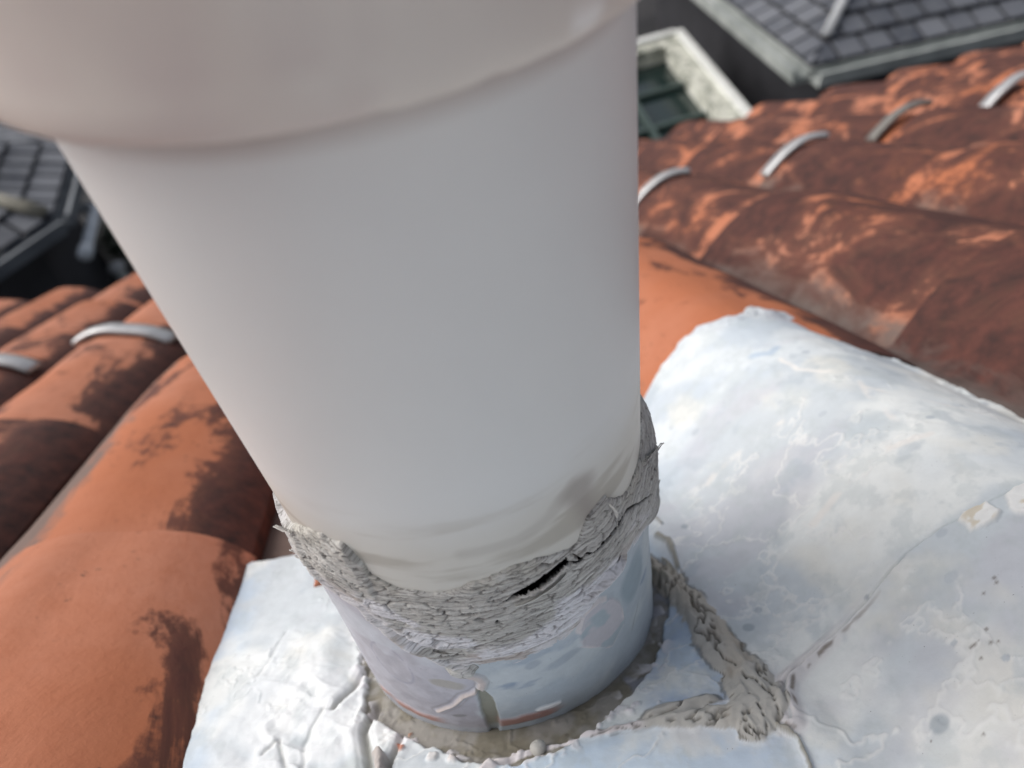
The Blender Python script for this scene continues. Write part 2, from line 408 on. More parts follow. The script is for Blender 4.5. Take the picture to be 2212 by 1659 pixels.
# hammered, wrinkled area to the left and front of the pipe
wr = ss(-.040, -.060, U) * ss(.05, -.03, V) * ss(-.125, -.095, U)
rid = 1 - np.abs(2 * fbm(U * 52 + V * 40, V * 48, 31, 3, .4) - 1)
H += wr * (.0022 * (rid ** 2 - .5) + .0012 * (fbm(U * 150, V * 150, 33, 3) - .5))
# pipe is round: rho is the distance from its axis
WX = U; WY = V * CS + H * SN
rho = np.hypot(WX, WY); th = np.degrees(np.arctan2(WX, -WY))
base = ss(.078, .062, rho)
H = H * (1 - base * .6) - .0015 * base
# valley between pipe and roll stays low
val = ss(.030, .05, U) * ss(.078, .060, U) * ss(-.085, -.07, V) * ss(.06, .03, V)
H -= .0025 * val
col = np.zeros(U.shape + (3,)) + np.array([.60, .645, .675])
n_a = fbm(U * 22, V * 22, 41, 5); n_b = fbm(U * 70, V * 55, 47, 5); n_c = fbm(U * 9 + 3, V * 9, 53, 4); n_d = fbm(U * 240, V * 240, 59, 3)
col = lerp(col, [.80, .82, .805], ss(.42, .60, n_a)); col = lerp(col, [.48, .56, .65], ss(.52, .72, n_c) * .4)
col = lerp(col, [.56, .555, .60], ss(.55, .75, fbm(U * 16, V * 30, 61, 4)) * .5)
col = lerp(col, [.78, .76, .69], ss(.60, .80, fbm(U * 34, V * 20, 63, 5)) * .6)
col = lerp(col, [.44, .50, .55], ss(.66, .78, n_b) * .45)
# blue areas, sky reflection painted in: left margin, the valley, front apron
b1 = ss(-.108, -.120, U) * ss(.12, .04, V + .5 * (n_a - .5))
b2 = ss(.030, .046, U) * ss(.074, .062, U) * ss(.09, .04, V) * ss(-.09, -.078, V)
b3 = ss(-.060, -.03, U) * ss(.082, .062, U + .05 * (n_b - .5)) * ss(-.078, -.086, V)
blue = np.clip(b1 * .75 + b2 + b3, 0, 1)
col = lerp(col, [.50, .63, .78], blue * .7 * ss(.25, .6, n_b + .2 * (1 - n_a)))
col = lerp(col, [.36, .46, .64], b2 * ss(-.01, -.070, V) * ss(.32, .72, fbm(U * 75, V * 75, 67, 5, .62)) * .75)
col = lerp(col, [.74, .74, .73], (b3 + b1 * .3) * ss(.56, .70, fbm(U * 48, V * 60, 69, 5)) * .8)
# wrinkled area is whiter with darker hollows
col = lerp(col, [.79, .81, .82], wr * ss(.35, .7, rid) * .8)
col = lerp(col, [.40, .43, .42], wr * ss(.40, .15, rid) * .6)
vein = ss(.035, .0, np.abs(fbm(U * 38 + 1.5 * n_c, V * 38, 64, 5, .6) - .5)) * ss(.45, .6, fbm(U * 18, V * 18, 65, 3))
col = lerp(col, [.84, .84, .82], vein * .6 * ss(-.085, -.06, U)); H += .0004 * vein
col = lerp(col, [.50, .55, .56], ss(.50, .68, fbm(U * 110, V * 80, 66, 5, .65)) * .35)
# round pale water marks and scattered brown specks
rs = np.random.RandomState(5)
for _ in range(34):
    pu, pv = rs.uniform(.07, .24), rs.uniform(-.16, .13); rr = rs.uniform(.0009, .0026)
    dd = np.hypot(U - pu, V - pv); col = lerp(col, [.43, .48, .53], ss(rr, rr * .7, dd) * rs.uniform(.25, .7))
for pu, pv, rr in ((.0805, -.0548, .0026), (.0839, .0148, .0022), (.105, -.12, .003), (.1147, -.0725, .001)):
    dd = np.hypot(U - pu, V - pv); col = lerp(col, [.33, .38, .42], ss(rr, rr * .6, dd) * .7)
for pu, pv, n_, sp in ((.127, -.1115, 7, .0022), (.137, -.100, 3, .002), (.118, -.125, 4, .010)):
    for _ in range(n_):
        a_, b_2 = pu + rs.normal(0, sp), pv + rs.normal(0, sp); rr = rs.uniform(.0002, .00042)
        i0, j0 = int((b_2 - vs_[0]) / du), int((a_ - us[0]) / du)
        if 3 < i0 < len(vs_) - 4 and 3 < j0 < len(us) - 4:
            sl = (slice(i0 - 3, i0 + 4), slice(j0 - 3, j0 + 4)); dd = np.hypot(U[sl] - a_, V[sl] - b_2)
            col[sl] = lerp(col[sl], [.16, .13, .11], ss(rr * 2.2, rr * .4, dd) * .75)
# upslope sheet overlaps along the crease
DC, tC = seg_dist(U, V + .0010 * (fbm(U * 150, V * 40, 71, 3) - .5), CREASE)
cv = np.interp(U, [p[0] for p in CREASE], [p[1] for p in CREASE])
below = (V < cv) & (U > .0735)
stepm = ss(.0004, -.0008, V - cv) * ss(.068, .080, U)
H += .0018 * stepm
scar = ss(.0016, .0002, DC)
H -= .0012 * ss(.0012, .0001, DC) * (U > .075)
seamw = ss(.130, .075, U)
H += .0026 * ss(.0045, .001, DC) * seamw * (.6 + .8 * fbm(U * 220, V * 220, 73, 2))
col = lerp(col, [.72, .68, .68], ss(.006, .002, DC) * seamw * .8)
col = lerp(col, [.42, .46, .48], ss(.0007, .0002, DC) * .6)
col = lerp(col, [.20, .16, .13], ss(.0009, .0002, np.abs(DC - .0024)) * ss(.125, .10, U) * (V < cv) * ss(.45, .6, fbm(U * 200, V * 200, 75, 2)) * .8)
# raised white scabs along the crease
for pts in ([(.1504, -.0708), (.1552, -.0749), (.1556, -.0812), (.1513, -.0835), (.1456, -.0809), (.146, -.0745)], [(.1607, -.0761), (.1683, -.075), (.178, -.079), (.170, -.0875), (.1575, -.0875), (.1565, -.0817)]):
    d_ = sdf(U, V, pts) + .0022 * (fbm(U * 260, V * 260, 77, 3) - .5)
    H += .0013 * ss(.0004, -.0008, d_) * (.6 + .8 * fbm(U * 300, V * 300, 78, 2)); col = lerp(col, [.84, .84, .82], ss(.0003, -.0006, d_)); col = lerp(col, [.62, .53, .38], ss(.0, -.002, d_) * ss(.52, .62, fbm(U * 190, V * 190, 79, 3)) * .7)
# long soft scratches on the bump
for pts, wd in (([(.165, .085), (.166, .06), (.1797, .0346), (.172, .010), (.168, -.012)], .0022), ([(.172, .03), (.19, .0), (.21, -.02)], .0015), ([(.12, -.030), (.15, -.022), (.17, -.028)], .003), ([(.085, .02), (.11, .035), (.14, .03)], .003)):
    d_, _ = seg_dist(U + .004 * (n_b - .5), V + .006 * (n_a - .5), pts); col = lerp(col, [.83, .80, .76], ss(wd, wd * .2, d_) * ss(.40, .6, n_b) * .75)
d_, _ = seg_dist(U + .006 * (n_b - .5), V, [(.158, .095), (.164, .088), (.170, .092)]); col = lerp(col, [.40, .50, .62], ss(.004, .001, d_) * .7)
# folds radiating from the pipe at the left
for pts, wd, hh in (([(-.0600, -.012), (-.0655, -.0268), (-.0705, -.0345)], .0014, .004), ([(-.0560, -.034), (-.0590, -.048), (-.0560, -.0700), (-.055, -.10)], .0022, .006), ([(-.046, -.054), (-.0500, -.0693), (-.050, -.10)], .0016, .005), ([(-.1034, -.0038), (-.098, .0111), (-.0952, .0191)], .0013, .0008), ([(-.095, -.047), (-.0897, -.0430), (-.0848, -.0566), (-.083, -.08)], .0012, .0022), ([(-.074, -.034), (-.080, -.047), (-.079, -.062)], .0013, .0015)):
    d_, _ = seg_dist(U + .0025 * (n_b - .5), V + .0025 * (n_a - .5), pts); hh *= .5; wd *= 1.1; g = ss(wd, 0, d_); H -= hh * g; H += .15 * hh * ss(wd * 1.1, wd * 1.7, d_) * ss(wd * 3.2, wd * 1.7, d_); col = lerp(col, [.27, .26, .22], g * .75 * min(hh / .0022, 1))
d_, _ = seg_dist(U, V, [(-.0525, -.064), (-.0520, -.10)]); g = ss(.0034, .0015, d_ + .003 * (n_d - .5)); H += .004 * g; col = lerp(col, [.42, .37, .34], g * .85)
# brown putty ring at the foot of the sleeve
ringw = .0050 + .0022 * (fbm(th / 14, th * 0, 81, 3) - .5) * 2 + .0085 * np.exp(-((th + 4) / 32) ** 2) + .004 * np.exp(-((th + 62) / 9) ** 2)
re = rho - .058 - ringw
re = re + .0024 * (fbm(U * 230, V * 230, 83, 3) - .5)
rm = ss(.0006, -.0006, re) * ss(.05, .0, V)
H = H - .0018 * rm + .0006 * rm * (fbm(U * 300, V * 300, 85, 3) - .5) + .0003 * ss(.002, 0, np.abs(re - .001)) * ss(.05, .0, V)
ringc = lerp(np.zeros(U.shape + (3,)) + np.array([.20, .175, .125]), [.30, .28, .25], ss(.4, .65, fbm(U * 120, V * 120, 87, 4)))
ringc = lerp(ringc, [.30, .31, .36], ss(.48, .62, fbm(U * 80, V * 80, 88, 3)) * ss(0, .02, U) * .8)
col = lerp(col, ringc * .92 + 0, rm * .93)
ch = ss(.62, .68, fbm(U * 210, V * 210, 89, 2)) * ss(.006, .0, np.abs(re)) * ss(.03, .0, V)
col = lerp(col, [.76, .74, .76], ch * .9); H += .0006 * ch
for pu, pv, rr, cc in ((-.0293, -.0722, .0024, (.62, .58, .56)), (-.0355, -.0688, .0019, (.70, .69, .68)), (.0188, -.0752, .0017, (.78, .76, .78)), (.024, -.0742, .0015, (.7, .68, .7)), (.030, -.0746, .0024, (.8, .78, .8)), (.0325, -.072, .0016, (.76, .75, .77)), (-.0098, -.0758, .0012, (.8, .8, .83)), (-.0068, -.0758, .0011, (.8, .8, .83)), (-.047, -.0575, .0014, (.42, .17, .11)), (-.0457, -.0610, .0015, (.5, .22, .15)), (-.0440, -.053, .0011, (.42, .2, .12)), (.040, -.0745, .0014, (.7, .72, .76))):
    d_ = np.hypot(U - pu, (V - pv) * .8) + .0022 * (fbm(U * 400, V * 400, 91, 2) - .5); g = ss(rr, rr * .4, d_); H += .0010 * g; col = lerp(col, cc, g)
# beads of old grey mortar in the valley and across the front
DA, tA = seg_dist(U, V, STRIP_A); DB, tB = seg_dist(U, V, STRIP_B)
wA = np.interp(tA, [0, .12, .25, .40, .55, .7, .85, 1], [.0002, .0009, .0042, .0056, .0062, .0072, .0084, .0066]) + .0035 * (fbm(U * 130, V * 130, 93, 3) - .5) + .0018 * (fbm(U * 420, V * 420, 94, 2) - .5)
wB = np.interp(tB, [0, .12, .25, .36, .5, .62, .75, .9, 1], [.0075, .0048, .0042, .0034, .0017, .0017, .0015, .0022, .0012]) + .0012 * (fbm(U * 60, V * 60, 92, 2) - .5) + .0026 * (fbm(U * 200, V * 200, 95, 3) - .5)
blobT, _ = seg_dist(U, V, [(.036, -.0805), (.046, -.0800), (.0545, -.0800)])
m_d = np.minimum(np.minimum(DA - wA, DB - wB), blobT - .0035 - .003 * (fbm(U * 170, V * 170, 96, 3) - .5))
dome = ss(.0006, -.0045, m_d); mm = ss(.0002, -.0005, m_d); mh = ss(.0013, -.0018, m_d)
ax = np.where(DA < DB, U * 1.0, V); ay = np.where(DA < DB, V, U)
fol = 1 - np.abs(2 * fbm(ax * 330 + 2.0 * fbm(U * 60, V * 60, 97, 2), ay * 75, 98, 3) - 1)
vA1, vA2, vid = voronoi((U + .003 * n_a) * 260 - V * 130 + 1.2 * n_b, V * 110 + U * 60, 101)
crk = ss(.10, .0, vA2 - vA1)
crease2 = ss(.034, .0, np.abs(fbm(ax * 120 + 2.2 * n_a, ay * 34, 99, 4, .6) - .5))
crk = crease2
H = H + mh * (.0009 + .0018 * dome + .0012 * dome * (fol - .5) - .0022 * crk * dome + .0008 * (fbm(ax * 200, ay * 60, 106, 2) - .5))
mortc = lerp(np.zeros(U.shape + (3,)) + np.array([.37, .325, .27]), [.53, .485, .42], ss(.35, .8, fol)); mortc = lerp(mortc, [.50, .485, .45], ss(.5, .65, n_a))
mortc = lerp(mortc, [.72, .69, .70], ss(.022, .006, U) * ss(.3, .6, fbm(U * 150, V * 150, 103, 3)) * .8 + 0)
mortc = lerp(mortc, [.74, .70, .72], ss(.034, .030, U) * .8)
mortc = lerp(mortc, [.105, .095, .08], crk * .75)
col = lerp(col, mortc, mm)
col = lerp(col, [.13, .12, .10], ss(.0011, .0002, np.abs(m_d - .0003)) * .7 * ss(.55, .40, fbm(U * 90, V * 90, 104, 2) - .1 * (U > .066)))
# thin stringers of sealant reaching up the slope
for pts, wd in (([(.0560, .022), (.060, .008), (.0625, -.004), (.065, -.014)], .0011), ([(.071, .016), (.0735, .008), (.0728, -.001), (.071, -.010)], .0016), ([(.068, .002), (.069, -.004), (.0685, -.012)], .0011), ([(.0745, .028), (.0752, .022)], .0009), ([(.0690, -.0985), (.0725, -.1035), (.0715, -.112), (.070, -.118)], .0006)):
    d_, t_ = seg_dist(U + .0016 * (n_b - .5), V + .0016 * (n_d - .5), pts); g = ss(wd, wd * .3, d_ + .0008 * (n_d - .5)); H += .0016 * g; col = lerp(col, [.30, .28, .23], g * .85)
# bead ball on the front strip
# turned-down ragged rim
H += .0018 * ss(-.010, -.001, D) * ss(.02, .10, U) - .0045 * ss(-.0012, .0012, D)
H += .0034 * (fbm(U * 120, V * 120, 105, 3) - .45) * ss(-.010, -.001, D) * (U > .08)
P3 = W(U, V, H).reshape(-1, 3)
keep = (D < .0014) & (np.hypot(P3[:, 0], P3[:, 1]).reshape(U.shape) > .0535)
F = grid_faces(len(vs_), len(us), keep)
P3, F, C3 = compact(P3, F, col.reshape(-1, 3))
fparent(mesh_obj('sheet', P3, F, MAT_LEAD, None, True, C3 * .91))
au = np.arange(-.125, .246, .006); av = np.arange(-.52, -.196, .006); AU, AV = np.meshgrid(au, av)  # unseen sheet upslope, added to bounce white light onto the pipe
AH = .0028 + roll(AU) + .003 * (fbm(AU * 20, AV * 20, 15, 3) - .5) + .0015 * ss(.068, .080, AU) - .002 * ss(-.204, -.2, AV)
AC = lerp(np.zeros(AU.shape + (3,)) + np.array([.60, .645, .675]), [.72, .74, .74], ss(.45, .6, fbm(AU * 20, AV * 20, 16, 3)))
fparent(mesh_obj('bounce_apron', W(AU, AV, AH).reshape(-1, 3), grid_faces(len(av), len(au)), MAT_LEAD, None, True, AC.reshape(-1, 3)))
def surf(u, v):
    i = int(round((v - vs_[0]) / du)); j = int(round((u - us[0]) / du)); return Wp(u, v, float(H[i, j]))
# small ball of sealant on the front bead
def blob(name, c, r, sq, mat, colr, seed, parentf, rough=.12):
    a = np.linspace(0, 2 * np.pi, 33)[:-1]; b = np.linspace(0, np.pi, 17)
    A, B = np.meshgrid(a, b); nrm = 1 + rough * (fbm(A * 2 + 3 * np.cos(B), B * 3, seed, 3) - .5) * 2 * np.sin(B)
    P = np.stack([np.cos(A) * np.sin(B) * r * nrm, np.sin(A) * np.sin(B) * r * nrm, np.cos(B) * r * sq * nrm], -1).reshape(-1, 3) + np.array(c)
    i = np.arange(17 * 32).reshape(17, 32); q = np.stack([i[:-1], i[1:], np.roll(i, -1, 1)[1:], np.roll(i, -1, 1)[:-1]], -1).reshape(-1, 4)
    cc = np.tile(np.array(colr), (len(P), 1)); o = mesh_obj(name, P, q, mat, None, True, cc); return parentf(o)
blob('sealant_ball', surf(-.0015, -.0762) + Vector((0, 0, .0014)), .0026, .8, MAT_SEAL, (.47, .46, .43), 5, fparent)

# ------------------------------------------------------------------ sleeve, pipe, collar, cracked band
def theta_grid(n_front, n_back):
    a = np.linspace(-100, 100, n_front); b = np.linspace(100, 260, n_back)[1:-1]
    return np.concatenate([a, b])
def wrap_mesh(name, T, Zs, Rf, colf, mat, keep=None):
    """closed shell of revolution from radius and colour fields"""
    TT_, ZZ = np.meshgrid(T, Zs); R, C_ = Rf, colf
    a = np.radians(TT_); P = np.stack([R * np.sin(a), -R * np.cos(a), ZZ], -1)
    P = np.concatenate([P, P[:, :1]], 1); C_ = np.concatenate([C_, C_[:, :1]], 1)
    nr, nc = P.shape[:2]; q = grid_faces(nr, nc, None if keep is None else np.concatenate([keep, keep[:, :1]], 1))
    P, q, C_ = compact(P.reshape(-1, 3), q, C_.reshape(-1, 3)); return mesh_obj(name, P, q, mat, None, True, C_)
TOPL = [(-100, -.168), (-75, -.169), (-67, -.1665), (-61, -.1600), (-57.5, -.1565), (-51, -.1525), (-44, -.1500), (-36.5, -.1505), (-34.0, -.1560), (-33.2, -.1625), (-26.6, -.1668), (-18.8, -.1685), (-12.0, -.1690), (-7.5, -.1662), (-1.7, -.1652), (6.0, -.1638), (13, -.1655), (18.9, -.1678), (22, -.1690), (24.8, -.1685), (27.2, -.1640), (29.4, -.1610), (33, -.1600), (36.5, -.1600), (37.7, -.1625), (39.6, -.1650), (44, -.1690), (48.3, -.1715), (57.2, -.1730), (61, -.1725), (66, -.1710), (75, -.1700), (100, -.170)]
BOTL = [(-100, -.180), (-70, -.176), (-62, -.1790), (-53.5, -.1835), (-46.5, -.1815), (-38.7, -.1850), (-36, -.1925), (-33.2, -.1963), (-27.6, -.2044), (-20.9, -.2150), (-17.0, -.2175), (-14.5, -.2165), (-12.8, -.2110), (-6.2, -.2100), (2.0, -.2127), (14.4, -.2104), (17.9, -.2082), (29.5, -.1989), (38.5, -.1985), (45.6, -.1965), (55, -.203), (69.0, -.2176), (80, -.216), (100, -.20)]
# sleeve
T = theta_grid(560, 40); Zs = np.linspace(-.335, -.168, 440); TH, ZZ = np.meshgrid(T, Zs); S = np.radians(TH) * .057
R = .0572 + .0022 * ss(-.20, -.30, ZZ) + .0008 * (fbm(S * 40, ZZ * 40, 111, 3) - .5) + .0005 * (fbm(S * 150, ZZ * 150, 112, 3) - .5)
na = fbm(S * 45, ZZ * 45, 113, 5); nb = fbm(S * 120, ZZ * 120, 114, 4); nc_ = fbm(S * 25, ZZ * 25, 115, 4)
left = ss(-14, -18, TH + 22 * (na - .5) + ss(-.245, -.225, ZZ) * 0)
C_ = np.zeros(TH.shape + (3,)) + np.array([.445, .50, .545])
C_ = lerp(C_, [.52, .565, .59], ss(.42, .62, na)); C_ = lerp(C_, [.22, .29, .40], ss(.60, .74, fbm(S * 60, ZZ * 110, 116, 4)) * ss(-.205, -.22, ZZ) * ss(-.240, -.225, ZZ) * .8)
for t0, z0, a0, b0 in ((4, -.2155, 3, .0028), (13, -.2215, 9, .003)):
    C_ = lerp(C_, [.15, .20, .29], .6 * ss(1.1, .2, ((TH - t0) / a0) ** 2 + ((ZZ - z0) / b0) ** 2 + 1.2 * (nb - .5)) * .55)
Lc = np.zeros(TH.shape + (3,)) + np.array([.46, .46, .51]); Lc = lerp(Lc, [.37, .36, .40], ss(.5, .66, nb) * .6); Lc = lerp(Lc, [.53, .56, .61], ss(.52, .7, na) * .7)
Lc = lerp(Lc, [.35, .33, .28], ss(.9, .3, ((TH + 24) / 7) ** 2 + ((ZZ + .2225) / .004) ** 2 + (nb - .5)) * .7)
C_ = lerp(C_, Lc, left)
# oval scratch
e1 = np.hypot((TH + 42) / 7, (ZZ + .219) / .013); C_ = lerp(C_, [.33, .33, .40], ss(.09, .02, np.abs(e1 - 1 + .3 * (na - .5))) * ss(.40, .55, nb) * .8)
# lip and seam
lip, tl = seg_dist(S, ZZ, [(math.radians(a) * .057, z) for a, z in ((-15.5, -.2150), (-13.0, -.2170), (-12.4, -.2200), (-13.6, -.2240), (-16.5, -.2270), (-20, -.2300), (-24, -.2375), (-28, -.2420), (-31.5, -.2465))])
lw = .0011 + .0014 * ss(.55, .2, tl); g = ss(lw, lw * .2, lip + .0007 * (nb - .5)); R += .0013 * g * (1 - .6 * tl); C_ = lerp(C_, [.56, .49, .46], g * .9)
R -= .0005 * ss(.003, .0, lip) * (ZZ > np.interp(TH, [-31, -13], [-.246, -.22]))
C_ = lerp(C_, [.30, .26, .25], ss(.0005, .0001, np.abs(lip - .0020)) * .35)
sw = np.interp(ZZ, [-.262, -.245, -.232, -.222], [.0014, .0030, .0030, .0006]) + .002 * (nb - .5)
sc_ = np.interp(ZZ, [-.262, -.245, -.232, -.222], [-14.6, -13.6, -13.0, -14.5]); sd_ = np.abs(S - np.radians(sc_) * .057) - sw * .75
g = ss(.0004, -.0004, sd_) * (ZZ < -.2235); R -= .0012 * g; C_ = lerp(C_, [.27, .265, .20], g * .85)
C_ = lerp(C_, [.50, .56, .60], ss(.0, .001, S - np.radians(sc_ - 1) * .057) * 0)
# rusty pink scabs at the foot, white chip
foot = .0 + (-.2845 + .026 - .48 * (-.057 * np.cos(np.radians(TH)) + .0562) * 1.0)
hf = ZZ - (Z0 - math.tan(PH) * (-.0585 * np.cos(np.radians(TH))))
for t0, t1, h0, h1, cc in ((-12, 8, .0015, .0062, (.36, .17, .13)), (-52, -32, .0030, .0075, (.40, .20, .15)), (-62, -54, .004, .009, (.42, .22, .16))):
    g = ss(t0 - 2, t0 + 2, TH) * ss(t1 + 4, t1 - 4, TH) * ss(h0 - .001, h0 + .0008, hf + .003 * (na - .5)) * ss(h1 + .001, h1 - .001, hf - .004 * (nb - .5)) * ss(.42, .5, fbm(S * 90, ZZ * 260, 118, 3))
    R += .0005 * g; C_ = lerp(C_, cc, g * .85)
g = ss(1.1, .7, ((TH - 5) / 5) ** 2 + ((hf - .0085) / .0014) ** 2 + .8 * (nb - .5)); R += .0006 * g; C_ = lerp(C_, [.78, .78, .78], g)
C_ = lerp(C_, [.50, .56, .62], ss(.0035, .0, hf) * .5)
C_ = lerp(C_, [.22, .22, .22], ss(1, .5, ((TH + 24) / 3.5) ** 2 + ((hf - .012) / .0018) ** 2 + 1.5 * (nb - .5)) * .7)
# pink peeled patch on the right with a curled rim
PT = [(21.8, -.2023), (28, -.2010), (33.1, -.2064), (37, -.215), (37.5, -.2300), (31, -.2355), (23.7, -.2267), (19, -.2200), (19, -.2085)]
pt = [(math.radians(a) * .057, z) for a, z in PT]; d_ = sdf(S, ZZ, pt) + .0030 * (na - .5)
g = ss(.0004, -.0006, d_); R += .0008 * g + .0008 * ss(.0016, 0, np.abs(d_)) * (fbm(S * 90, ZZ * 90, 121, 2)); C_ = lerp(C_, [.50, .47, .50], g * .8); C_ = lerp(C_, [.34, .42, .46], g * ss(.48, .56, fbm(S * 90, ZZ * 90, 122, 3)) * .8)
C_ = lerp(C_, [.66, .62, .62], ss(.0012, .0003, np.abs(d_)) * ss(.4, .55, nb) * .9)
C_ = lerp(C_, [.26, .33, .38], ss(1.1, .3, ((TH - 46) / 9) ** 2 + ((ZZ + .214) / .012) ** 2 + 1.4 * (na - .5)) * .7)
C_ = lerp(C_, [.16, .19, .22], ss(.0007, .0002, np.abs(S - np.radians(47) * .057 - (ZZ + .235) * .5)) * ss(.4, .6, na) * ss(-.255, -.25, ZZ) * ss(-.22, -.23, ZZ) * .6)
fparent(wrap_mesh('sleeve', T, Zs, R, C_, MAT_SLEEVE, ZZ < np.interp(TH, [p[0] for p in BOTL], [p[1] for p in BOTL]) + .006))

# pipe
vp = empty('vent_pipe', (0, 0, Z0)); tag(vp, 'white plastic vent pipe with wider collar and cracked grey sealant at its foot', 'pipe')
def pparent(o): o.parent = vp; o.matrix_parent_inverse = Matrix.Translation(-Vector(vp.location)); return o
T = theta_grid(260, 60); Zs = np.concatenate([np.linspace(-.30, -.19, 6), np.linspace(-.185, -.128, 130), np.linspace(-.125, .09, 40)])
TH, ZZ = np.meshgrid(T, Zs); S = np.radians(TH) * .055
R = np.where(ZZ > -.1730, .055, .0480) + 0 * TH; _z = np.interp(TH, [p[0] for p in TOPL], [p[1] for p in TOPL]) - .0022; R = .047 + .008 * ss(-.0025, 0., ZZ - _z)
C_ = np.zeros(TH.shape + (3,)) + np.array([.68, .70, .695])
C_ = lerp(C_, [.36, .29, .27], 1.0 * ss(-.0455, -.0425, ZZ - .0035 * (fbm(S * 60, ZZ * 20, 137, 4) - .5)) * ss(-75, -20, TH) * (.55 + .5 * fbm(S * 50, ZZ * 3, 138, 3)))  # contact shadow under the collar, painted on as a thin brown band
st = ss(-.132, -.158, ZZ + .016 * (fbm(S * 22, ZZ * 45, 131, 4) - .5)); stk = fbm(S * 30, ZZ * 150, 133, 5)
C_ = lerp(C_, [.55, .53, .47], st * .75); C_ = lerp(C_, [.37, .345, .295], st * ss(.46, .68, stk) * .7)
C_ = lerp(C_, [.30, .27, .25], ss(.007, .001, seg_dist(S, ZZ, [(math.radians(27) * .055, -.147), (math.radians(30) * .055, -.160), (math.radians(35) * .055, -.166)])[0] + .004 * (stk - .5)) * .7)
C_ = lerp(C_, [.35, .33, .30], ss(.003, .0005, seg_dist(S, ZZ, [(math.radians(a) * .055, z) for a, z in ((-6, -.152), (8, -.153), (18, -.150), (25, -.143))])[0] + .003 * (stk - .5)) * .35)
C_ = lerp(C_, [.05, .045, .045], ss(0., -.002, ZZ - _z))  # shade inside the crack painted near-black on the hidden pipe
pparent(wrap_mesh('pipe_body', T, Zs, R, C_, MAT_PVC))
# collar: an outer shell with thickness, ragged lower edge
ths = np.linspace(-180, 180, 361)[:-1]; a = np.radians(ths)
edge = -.0412 + .0004 * (fbm(ths / 5., ths * 0, 141, 3) - .5) + .0004 * np.exp(-((ths - 17) / 2.0) ** 2) + .0003 * np.exp(-((ths - 3.) / 1.6) ** 2)
prof = [(.0553, .002), (.0556, -.0002), (.0575, 0.), (.0600, .0001), (.0613, .0004), (.0621, .0013), (.0624, .003), (.0624, .006), (.0619, .009), (.0619, .02), (.0619, .04), (.0619, .07), (.0619, .10), (.0619, .122), (.0612, .1245), (.0590, .1255), (.0565, .1250), (.0553, .1235)]
rows = []
for r_, dz in prof:
    rows.append(np.stack([r_ * np.sin(a), -r_ * np.cos(a), (edge if dz < .02 else -.0408 + 0 * a) + dz], -1))
P = np.array(rows); P = np.concatenate([P, P[:, :1]], 1)
Cc = np.zeros(P.shape) + np.array([.63, .585, .54]); nn = fbm(np.concatenate([ths, ths[:1]])[None] / 20 + 0 * P[..., 0], P[..., 2] * 40, 151, 4)
Cc = lerp(Cc, [.66, .63, .585], ss(.4, .65, nn)); Cc = lerp(Cc, [.55, .49, .47], ss(.55, .75, fbm(P[..., 0] * 40, P[..., 2] * 70, 152, 3)) * .6)
_tc = np.degrees(np.arctan2(P[..., 0], -P[..., 1])); Cc = lerp(Cc, [.82, .82, .80], ss(1.2, .6, np.hypot((_tc - 31.5) / 3.2, (P[..., 2] + .0385) / .0016)))  # highlight of a paint drip, put into the colour as a pale spot
col_o = mesh_obj('collar', P.reshape(-1, 3), grid_faces(*P.shape[:2]), MAT_PVC, None, True, Cc.reshape(-1, 3)); pparent(col_o)
tag(col_o, 'wider cream collar round the upper pipe')
bm = bmesh.new(); bmesh.ops.create_cone(bm, cap_ends=True, segments=48, radius1=.054, radius2=.054, depth=.004)
bmesh.ops.translate(bm, verts=bm.verts, vec=(0, 0, .0885)); cap = bm_obj('inner_stop', bm, MAT_WALL); pparent(cap)

# cracked band
T = theta_grid(740, 40); Zs = np.linspace(-.222, -.139, 500); TH, ZZ = np.meshgrid(T, Zs); S = np.radians(TH) * .0575
na = fbm(S * 60, ZZ * 60, 161, 4); nb = fbm(S * 260, ZZ * 260, 162, 3)
tp = np.interp(TH, [p[0] for p in TOPL], [p[1] for p in TOPL]); bt = np.interp(TH, [p[0] for p in BOTL], [p[1] for p in BOTL])
dt = tp - ZZ + .0022 * (fbm(S * 160, ZZ * 160, 163, 3) - .5) + .0012 * (fbm(S * 500, ZZ * 500, 164, 2) - .5)
db = ZZ - bt + .0026 * (fbm(S * 130, ZZ * 160, 165, 3) - .5)
dd = np.minimum(dt, db)
# follow the sag of the band: curved coordinate across it
zc = ZZ + .010 * np.cos(np.radians(TH) * 1.1) + .0016 * (na - .5) + .00055 * np.maximum(TH - 5, 0) * .16 - .0028 * ss(10, 70, TH)
slant = np.where(TH > 8, (TH - 8) * .00008, 0)
q1a, q1b, id1 = voronoi(S * 120 + .6 * nb, zc * 900 + 1.0 * na, 171)
q2a, q2b, id2 = voronoi(S * 420, zc * 1900 + 1.2 * na, 172)
q3a, q3b, id3 = voronoi(S * 75 + .4 * na, zc * 420 + .8 * na, 173)
e1_ = q1b - q1a; e2_ = q2b - q2a; e3_ = q3b - q3a
inten = ss(.30, .62, fbm(S * 45, ZZ * 60, 175, 3)) * .7 + .3
